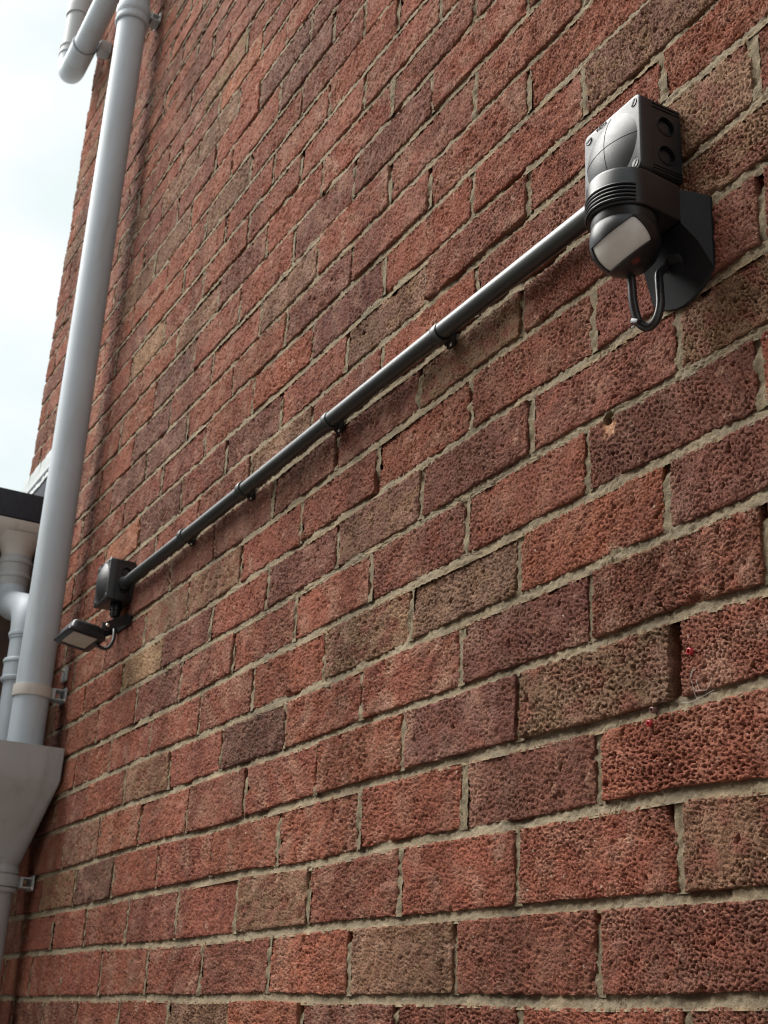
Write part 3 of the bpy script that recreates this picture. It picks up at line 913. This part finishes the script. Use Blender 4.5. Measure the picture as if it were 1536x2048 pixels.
# high level pipe: comes round the corner, elbows, then runs along the wall
hl = empty('branch_pipe', P(2600, 74, 2700), 'pale grey pipe with an elbow at the roof corner, running behind the long downpipe', 'pipe')
ev, ew, eu = 2736.0, 74.0, 2580.0
tdir = (P(1850, 72, 2752) - P(eu, ew, ev))
sweep('pipe', [P(2420, 73, 2740), P(2150, 73, 2746), P(1850, 72, 2752)], .0345, M_PVC, hl, 40)
sweep('elbow', [P(2405, 73.2, 2740)] + arc_bend(P(2450, 73.5, 2739), P(eu, ew, ev), P(eu, ew, 2840), .07, 10) + [P(eu, ew, 2826)], .038, M_PVC, hl, 40)
lathe('elbow_rim', P(2406, 73.2, 2740), tdir, mm([(34, -1), (38.4, -1), (39.2, 2), (38.4, 5), (37, 6)]), M_PVC, hl, 40)
lathe('socket', P(eu, ew, 2820), UP, mm([(37, 0), (41, 1), (42, 4), (41, 8), (38.5, 10), (38.5, 26), (41, 28), (42, 31), (41, 35), (36, 38), (34, 39)]), M_PVC_OLD, hl, 40)
sweep('riser', [P(eu, ew, 2800), P(eu, ew, 2920), P(eu, ew, 3010)], .034, M_PVC_OLD, hl, 40)
sweep('upper_bend', [P(eu, ew, 2985)] + arc_bend(P(eu, ew, 3000), P(eu, ew, 3080), P(eu, -60, 3110), .07, 10) + [P(eu + 2, -160, 3122)], .039, M_PVC_OLD, hl, 40)
pipe_bracket(hl, 0, 0, 0, 1, M_PVC, M_PVC) if False else None
box('clip', (2360, .5, 2712), (2400, 36, 2752), M_PVC_OLD, hl, bevel=.002)
lathe('screw', P(2352, 3, 2676), P(0, 1, 0) - P(0, 0, 0), mm([(0.1, 6), (4, 5), (4, -2)]), M_STEEL, hl, n=12)

# ------------------------------------------------------------------ conduit
CV, CW = 742.0, 19.0
con = empty('conduit', P(680, CW, CV), 'thin black conduit tube running along the wall between the two junction boxes', 'conduit')
cu = np.linspace(-66, 1440, 16)
sweep('tube', [P(u_, CW + .6 * math.sin(u_ / 210), CV + 1.2 * math.sin(u_ / 330 + 1)) for u_ in cu], .0108, M_CONDUIT, con, 32)
XD = Vector((-1, 0, 0))
for u_ in (263, 556, 858, 1115):
    c_ = P(u_, CW, CV)
    sd_ = lathe('saddle', c_, XD, mm([(10.8, -6.5), (12.6, -6.2), (13.0, -5), (13.0, 5), (12.6, 6.2), (10.8, 6.5)]), M_CONDUIT, con, 32)
    box('base', (u_ - 7, .5, CV - 11), (u_ + 7, 9.5, CV + 10), M_BLACK, sd_, bevel=.0012)
    box('lug', (u_ - 8, 2, CV - 15), (u_ + 5, 7, CV - 10), M_BLACK, sd_, bevel=.001)
    lathe('screw', P(u_ - 4, 7, CV - 12.5), P(0, 1, 0) - P(0, 0, 0), mm([(.1, 1.6), (2.2, 1.2), (2.8, 0), (2.8, -1)]), M_STEEL, sd_, n=10)
    for du_ in (-7.0, 7.0):
        lathe('edge_band', P(u_ + du_, CW, CV), XD, mm([(10.7, -.9), (11.6, -.8), (11.6, .8), (10.7, .9)]), M_SLOT, sd_, 28)

# ------------------------------------------------------------------ junction boxes
def text_mesh(txt, size, depth):
    cu_ = bpy.data.curves.new('t', 'FONT')
    cu_.body = txt; cu_.size = size; cu_.extrude = depth; cu_.align_x = 'CENTER'; cu_.align_y = 'CENTER'
    cu_.resolution_u = 2
    ob = bpy.data.objects.new('t', cu_)
    COL.objects.link(ob)
    dg = bpy.context.evaluated_depsgraph_get()
    me = bpy.data.meshes.new_from_object(ob.evaluated_get(dg))
    bpy.data.objects.remove(ob); bpy.data.curves.remove(cu_)
    return me

def plate_with_holes(bm, outer, holes):
    """planar fill of a loop with circular holes; returns hole vertex loops"""
    es = []
    def loop(pts):
        vs = [bm.verts.new(p) for p in pts]
        for i in range(len(vs)):
            es.append(bm.edges.new((vs[i], vs[(i + 1) % len(vs)])))
        return vs
    loop(outer)
    hv = [loop(h) for h in holes]
    bmesh.ops.triangle_fill(bm, use_beauty=True, edges=es)
    return hv

def junction_box(u, v, label, name='junction_box'):
    H = 42.5
    t = empty(name, P(u, 0, v - H), label, 'junction box', 'black junction boxes on the conduit')
    # body: hollow-looking shell, knock-outs on both sides
    bm = bmesh.new()
    h = 40.5
    W0, W1 = 0.8, 37.0
    for sgn in (-1, 1):
        us_ = u + sgn * h
        outer = [P(us_, W0, v - h), P(us_, W1, v - h), P(us_, W1, v + h), P(us_, W0, v + h)]
        holes = []
        for dv in (-16.5, 16.5):
            holes.append([P(us_, 19 + 9.5 * math.cos(a), v + dv + 9.5 * math.sin(a)) for a in np.linspace(0, 2 * math.pi, 29)[:-1]])
        hv = plate_with_holes(bm, outer, holes)
        for loop in hv:
            inn = [bm.verts.new(q.co + Vector((sgn * 0.0045, 0, 0))) for q in loop]
            for i in range(len(loop)):
                j = (i + 1) % len(loop)
                bm.faces.new((loop[i], loop[j], inn[j], inn[i]))
            bm.faces.new(inn)
    for sgn in (-1, 1):
        vs_ = v + sgn * h
        bm.faces.new([bm.verts.new(p) for p in (P(u - h, W0, vs_), P(u + h, W0, vs_), P(u + h, W1, vs_), P(u - h, W1, vs_))])
    bmesh.ops.remove_doubles(bm, verts=bm.verts, dist=1e-6)
    body = build('body', bm, M_BLACK_MATT, t)
    for dv in (-38.5, -35.2, -31.9, 34.5, 38.0):
        box('rib', (u - h - 1.1, W0 + 1, v + dv - .8), (u - h + .3, W1 - 1, v + dv + .8), M_BLACK_MATT, body, bevel=.0004)
    for dv in (-16.5, 16.5):   # knock-out rims
        lathe('knockout', P(u - h, 19, v + dv), Vector((1, 0, 0)), mm([(9.5, -3.0), (9.4, .2), (9.8, .9), (10.6, .7), (10.8, -.2)]), M_BLACK, body, 28)
        lathe('knockout', P(u - h + 2.6, 19, v + dv), Vector((1, 0, 0)), mm([(.1, .4), (5.2, .4), (5.6, 0), (6.4, 0), (6.6, -.6)]), M_BLACK_MATT, body, 24)
    # lid
    bm = bmesh.new()
    def rl(hw, w_, r=6):
        return [P(p[0], w_, p[1]) for p in [(a, b) for a, _, b in [(x, 0, y) for x, y in rr2(u, v, hw, r)]]]
    bm_loft(bm, [rl(H - .6, 36.5), rl(H, 37.2), rl(H, 50), rl(H - .5, 51.2), rl(H - 1.4, 51.8)], caps=True)
    lid = build('lid', bm, M_BLACK_MATT, t)
    R = 38.5
    hh = 9.5
    Rs = (R * R + hh * hh) / (2 * hh)
    prof = []
    for i in range(15):
        rr = R * (1 - i / 14)
        prof.append((max(rr, .05), math.sqrt(Rs * Rs - rr * rr) - (Rs - hh)))
    yaxis = P(0, 1, 0) - P(0, 0, 0)
    lathe('dome', P(u, 51.6, v), yaxis, mm(prof), M_BLACK_MATT, lid, 56)
    for k_ in range(2):        # moulded cross lines
        pts = []
        for i in range(25):
            x = -R + 2 * R * i / 24
            z = math.sqrt(Rs * Rs - x * x) - (Rs - hh)
            pts.append(P(u + (x if k_ == 0 else 0), 51.55 + z, v + (x if k_ == 1 else 0)))
        sweep('cross_line', pts, .00042, M_SLOT, lid, 6)
    for su in (-1, 1):
        for sv in (-1, 1):
            c_ = (u + su * 34.5, v + sv * 34.5)
            scr = lathe('lid_screw', P(c_[0], 51.6, c_[1]), yaxis, mm([(.1, .9), (4.0, .9), (4.6, .4), (4.8, -.5)]), M_BLACK_MATT, lid, 20)
            bm = bmesh.new()
            bm_box(bm, P(c_[0], 52.6, c_[1]), .0072, .0006, .0017, 0, Matrix.Rotation(math.radians(20 * su - 35), 4, 'Y'))
            build('slot', bm, M_SLOT, scr, False)
    for txt, pu, pv, rot in (('IP 66', u - 14.5, v - 39.2, 0), ('WISKA', u + 14.5, v + 39.0, 0)):
        me_ = text_mesh(txt, .0056, .0002)
        o_t = bpy.data.objects.new('lettering', me_)
        COL.objects.link(o_t)
        me_.materials.append(M_SLOT)
        o_t.rotation_euler = (math.radians(90), 0, 0)
        o_t.location = P(pu, 52.0, pv)
        set_parent(o_t, lid)
    return t

def rr2(u, v, hw, r, n=5):
    pts = []
    for cu_, cv_, a0 in ((1, 1, 0), (-1, 1, 90), (-1, -1, 180), (1, -1, 270)):
        for i in range(n + 1):
            a = math.radians(a0 + 90 * i / n)
            pts.append((u + cu_ * (hw - r) + r * math.cos(a), v + cv_ * (hw - r) + r * math.sin(a)))
    return pts

JA = (-104.5, 757.5)
JBX = (1478.0, 748.0)
jA = junction_box(*JA, 'black square junction box with a domed lid directly above the motion sensor')
jB = junction_box(*JBX, 'small black junction box at the far end of the conduit, above the floodlight')
lathe('gland', P(-64.5, CW, CV), XD, mm([(10.8, 0), (13, .2), (13, 7), (11.4, 8)]), M_CONDUIT, jA, 24)
lathe('gland', P(1437.6, CW, CV), -XD, mm([(10.8, 0), (13, .2), (13, 7), (11.4, 8)]), M_CONDUIT, jB, 24)
lathe('cable_gland', P(1466, 22, 707), -UP, mm([(11, 0), (11.5, 1), (11.5, 14), (10, 15), (10, 22), (8, 27), (4, 28)]), M_BLACK, jB, 20)

# ------------------------------------------------------------------ motion sensor
su, sw, sv = -141.0, 68.0, 628.0
ms = empty('motion_sensor', P(su, 0, 600), 'black motion sensor with a domed head and pale lens on a wall bracket', 'motion sensor')
# bracket on the wall
def rect(u0, u1, v0, v1, w_):
    return [P(u0, w_, v0), P(u1, w_, v0), P(u1, w_, v1), P(u0, w_, v1)]
bm = bmesh.new()
def plate_loop(w_, v_bot, hw, v_top, curve):
    pts = []
    for i in range(9):
        x = -1 + 2 * i / 8
        pts.append(P(su + hw * x, w_, v_bot - curve * (1 - x * x)))
    pts += [P(su + hw, w_, v_top), P(su - hw, w_, v_top)]
    return pts
bm_loft(bm, [plate_loop(.6, 606, 41, 680, 20), plate_loop(3.0, 607, 41, 680.5, 20), plate_loop(16, 632, 35.8, 682, 11), plate_loop(29.5, 648, 30.5, 683.5, 1)], caps=True)
brk = build('bracket', bm, M_BRACKET, ms, True, sharp=18)
lathe('cable_entry', P(su - 6, 15, 624), Vector((0, -.75, -.66)), mm([(.1, 2), (8, 2), (8.4, 4.2), (9.8, 4.2), (10.2, 0)]), M_SLOT, brk, 24)
box('latch', (su - 14, 22, 641), (su - 17, 27, 649), M_BLACK, brk, bevel=.0004)
# arm and collar: rounded front, straight sides back to the bracket
def plan(r, half, w_back, n=24):
    pts = []
    for i in range(n + 1):
        a = math.pi * i / n
        pts.append((su + r * math.cos(a), sw + r * math.sin(a)))
    pts += [(su - half, w_back), (su + half, w_back)]
    return pts
def plan_loop(r, half, wb, v_, tilt=0):
    return [P(a, b, v_) for a, b in plan(r, half, wb)]
bm = bmesh.new()
bm_loft(bm, [plan_loop(32.2, 30, 30, 650), plan_loop(33.4, 30.4, 30, 651), plan_loop(34.0, 30.5, 29.5, 684), plan_loop(32.5, 29.5, 30.5, 687.5)], caps=True)
arm = build('arm', bm, M_BLACK, ms)
for i in range(5):
    v_ = 653.5 + i * 3.9
    bm = bmesh.new()
    bm_sweep(bm, [P(su + 34.3 * math.cos(a), sw + 34.3 * math.sin(a), v_) for a in np.linspace(-.25, math.pi * .88, 34)], .0013, 8)
    build('rib', bm, M_BLACK, arm)
# head: shell with a window, lens inside
hc = P(su, sw, sv + 2)
fwd = Vector((0.50, -0.66, -0.58)).normalized()
rgt = fwd.cross(Vector((0, 0, 1))).normalized()
upv = rgt.cross(fwd).normalized()
roll = math.radians(-28)
rgt, upv = rgt * math.cos(roll) + upv * math.sin(roll), upv * math.cos(roll) - rgt * math.sin(roll)
def sph(az, el, r):
    a, e = math.radians(az), math.radians(el)
    return hc + (fwd * (math.cos(e) * math.cos(a)) + rgt * (math.cos(e) * math.sin(a)) + upv * math.sin(e)) * (r / 1000)
AZ = (-55, 55); EL = (-25, 25)
azs = sorted(set(list(np.linspace(-180, 180, 61)) + list(AZ) + [AZ[0] - 2, AZ[1] + 2]))
els = sorted(set(list(np.linspace(-90, 90, 37)) + list(EL) + [EL[0] - 2, EL[1] + 2]))
bm = bmesh.new()
def rad_(az, el):
    r = 32.0
    if el < EL[0] + .1 and abs(az) < 75: r += 1.6 * math.cos(math.radians(az * 1.2)) * max(0, 1 - abs(el - EL[0]) / 40)    # chin lip
    return r
g = [[bm.verts.new(sph(a, e, rad_(a, e))) for a in azs] for e in els]
inn = [[None] * len(azs) for _ in els]
for i in range(len(els) - 1):
    for j in range(len(azs) - 1):
        if els[i] >= EL[0] and els[i + 1] <= EL[1] and azs[j] >= AZ[0] and azs[j + 1] <= AZ[1]:
            continue
        bm.faces.new((g[i][j], g[i][j + 1], g[i + 1][j + 1], g[i + 1][j]))
# rim of the window
i0, i1 = els.index(EL[0]), els.index(EL[1]); j0, j1 = azs.index(AZ[0]), azs.index(AZ[1])
rim = [(i0, j) for j in range(j0, j1)] + [(i, j1) for i in range(i0, i1)] + [(i1, j) for j in range(j1, j0, -1)] + [(i, j0) for i in range(i1, i0, -1)]
iv = [bm.verts.new(sph(azs[j], els[i], 28.6)) for i, j in rim]
for q in range(len(rim)):
    a = rim[q]; b = rim[(q + 1) % len(rim)]
    bm.faces.new((g[a[0]][a[1]], g[b[0]][b[1]], iv[(q + 1) % len(rim)], iv[q]))
bmesh.ops.remove_doubles(bm, verts=bm.verts, dist=2e-6)
head = build('head', bm, M_BLACK, ms)
bm = bmesh.new()
ga_, ge_ = np.linspace(AZ[0] - 3, AZ[1] + 3, 30), np.linspace(EL[0] - 3, EL[1] + 3, 16)
gl = [[bm.verts.new(sph(a, e, 30.2)) for a in ga_] for e in ge_]
for i in range(len(ge_) - 1):
    for j in range(len(ga_) - 1):
        bm.faces.new((gl[i][j], gl[i][j + 1], gl[i + 1][j + 1], gl[i + 1][j]))
build('lens', bm, M_LENS, head)
bm = bmesh.new()
gl = [[bm.verts.new(sph(a, e, 33.5)) for a in np.linspace(-14, 2, 7)] for e in np.linspace(-43, -33, 5)]
for i in range(4):
    for j in range(6):
        bm.faces.new((gl[i][j], gl[i][j + 1], gl[i + 1][j + 1], gl[i + 1][j]))
build('indicator', bm, M_LED, head)
lathe('neck', P(su, sw, 640), UP, mm([(29, -4), (30.5, 0), (30.5, 11)]), M_BLACK, ms, 32)
# loop of cable under the head, tied at the bottom
pts = [P(-137, 60, 606), P(-136.4, 58, 596), P(-135.3, 56, 577.7), P(-135.3, 53, 563.5), P(-137.4, 50, 554), P(-143.9, 46, 549.5), P(-149.5, 42, 556), P(-150.5, 38, 571), P(-144.5, 33, 594), P(-139, 28, 612), P(-136, 17, 624)]
def spline(pts, n=6):
    out = []
    q = [pts[0]] + pts + [pts[-1]]
    for i in range(1, len(q) - 2):
        for j in range(n):
            t = j / n
            a, b, c, d = q[i - 1], q[i], q[i + 1], q[i + 2]
            out.append(0.5 * ((2 * b) + (c - a) * t + (2 * a - 5 * b + 4 * c - d) * t * t + (-a + 3 * b - 3 * c + d) * t ** 3))
    out.append(pts[-1])
    return out
cb = sweep('cable', spline(pts), .0040, M_CABLE, ms, 16)
bm = bmesh.new()
bm_box(bm, P(-136.3, 52, 556), .0105, .0095, .0045, .001, Matrix.Rotation(.5, 4, 'Y'))
tie = build('cable_tie', bm, M_BLACK, cb)
lathe('tie_end', P(-133.5, 55, 551.5), Vector((-.5, -.6, -.5)), mm([(.1, 2), (1.1, 1.7), (1.2, -1)]), M_LEAD, tie, 12)

# ------------------------------------------------------------------ floodlight
fd = empty('floodlight', P(1468, 0, 650), 'small black floodlight on a bracket, tilted downwards below the far junction box', 'floodlight')
fc = P(1470, 82, 634)
tl = math.radians(9)
nrm = Vector((0, -math.sin(tl), -math.cos(tl)))          # the way the glass faces: down and slightly out
ax = Vector((1, 0, 0))
ay = nrm.cross(ax).normalized()                           # across, from the wall outwards
def FP(a, b, c):
    return fc + ax * (a / 1000) + ay * (b / 1000) + nrm * (c / 1000)
def frr(hx, hy, r, c, n=4):
    pts = []
    for sx, sy, a0 in ((1, 1, 0), (-1, 1, 90), (-1, -1, 180), (1, -1, 270)):
        for i in range(n + 1):
            a = math.radians(a0 + 90 * i / n)
            pts.append(FP(sx * (hx - r) + r * math.cos(a), sy * (hy - r) + r * math.sin(a), c))
    return pts
bm = bmesh.new()
bm_loft(bm, [frr(46, 27, 9, -14), frr(50, 30, 9, -10), frr(52, 32, 9, 2), frr(57, 36, 7, 5), frr(57.5, 36.5, 7, 10), frr(56, 35, 6, 11), frr(44, 24, 3, 11), frr(43.5, 23.5, 3, 8.8)], caps=True)
fb = build('body', bm, M_BLACK, fd)
bm = bmesh.new()
bm_loft(bm, [frr(44, 24, 3, 9.0), frr(44, 24, 3, 9.6)], caps=True)
build('glass', bm, M_GLASS, fb)
# stirrup bracket back to the wall
bm = bmesh.new()
for s in (-1, 1):
    prof_ = [(1470 + s * 42, 2.5, 672), (1470 + s * 42, 44, 650)]
    A, B = P(*prof_[0]), P(*prof_[1])
    t_ = (B - A)
    z = Vector((0, t_.z, -t_.y)).normalized()
    q = [A + z * .010, A - z * .010, B - z * .008, B + z * .008]
    bm_loft(bm, [[p + Vector((-.001, 0, 0)) for p in q], [p + Vector((.001, 0, 0)) for p in q]])
A, B = P(1470 - 42, .6, 661), P(1470 + 42, 3, 683)
bm_box(bm, (A + B) / 2, abs(B.x - A.x), abs(B.y - A.y), abs(B.z - A.z), .0006)
br2 = build('bracket', bm, M_BLACK, fd, False)
for s in (-1, 1):
    lathe('bolt', P(1470 + s * 42, 45, 650), Vector((-s, 0, 0)), mm([(.1, 6), (3.4, 5.5), (4.4, 3), (4.4, -4)]), M_STEEL, br2, 14)
    box('ear', (1470 + s * 36, 40, 642), (1470 + s * 41.5, 54, 656), M_BLACK, fb, bevel=.001)
sweep('cable', spline([P(1466, 22, 684), P(1464, 22, 668), P(1448, 24, 648), P(1440, 26, 628), P(1441, 33, 612), P(1448, 45, 611), P(1456, 58, 622)]), .0034, M_CABLE, fd, 12)

# ------------------------------------------------------------------ wall plugs, cobweb
yout = P(0, 1, 0) - P(0, 0, 0)
def plug(u, v, m_, label, r=2.7, out=1.8, w0=0.8, axis=None, sq=1.0):
    t = lathe('wall_plug', P(u, w0, v), axis or yout, mm([(r * .62, -9), (r * .62, out - .3), (r * .7, out), (r, out - .4), (r * 1.02, -9)]), m_, None, 18)
    tag(t, label, 'wall plug', 'wall plugs left in the bricks')
    return t
plug(-129, 267, M_PLUGRED, 'red wall plug in the brick just right of the deep open vertical joint', 2.9)
plug(-76, 216, M_PLUGRED, 'red wall plug low down, just below the brown plug in the mortar', 2.6)
plug(-81, 226.5, M_PLUGBROWN, 'dull brown wall plug sticking out of the mortar bed above a red plug', 2.6, 4.0, -1.0)

web = empty('cobweb', P(-138, 1, 231), 'small torn pale cobweb on the bed joint right of the deep open joint', 'cobweb')
rw = np.random.default_rng(9)
def strand(pts, r):
    sweep('strand', spline([P(*p) for p in pts], 4), r, M_WEB, web, 6)
strand([(-134, 2, 252), (-131.5, 3, 246), (-132, 2, 238), (-135, 1, 233), (-140, 2, 232), (-147, 1, 231)], .00018)
strand([(-136, 1, 251), (-133, 2, 249), (-131.5, 2.5, 245)], .0003)
strand([(-132, 2, 238), (-133, 1, 231), (-135, 0, 226)], .00018)
strand([(-140, 2, 232), (-137, 2, 240), (-139, 1, 244)], .00018)
strand([(-147, 1, 231), (-150, 0, 236), (-152, 0, 240)], .00018)
strand([(-118, 1, 226), (-128, 1, 225), (-140, 0, 227), (-155, 0, 230)], .00016)
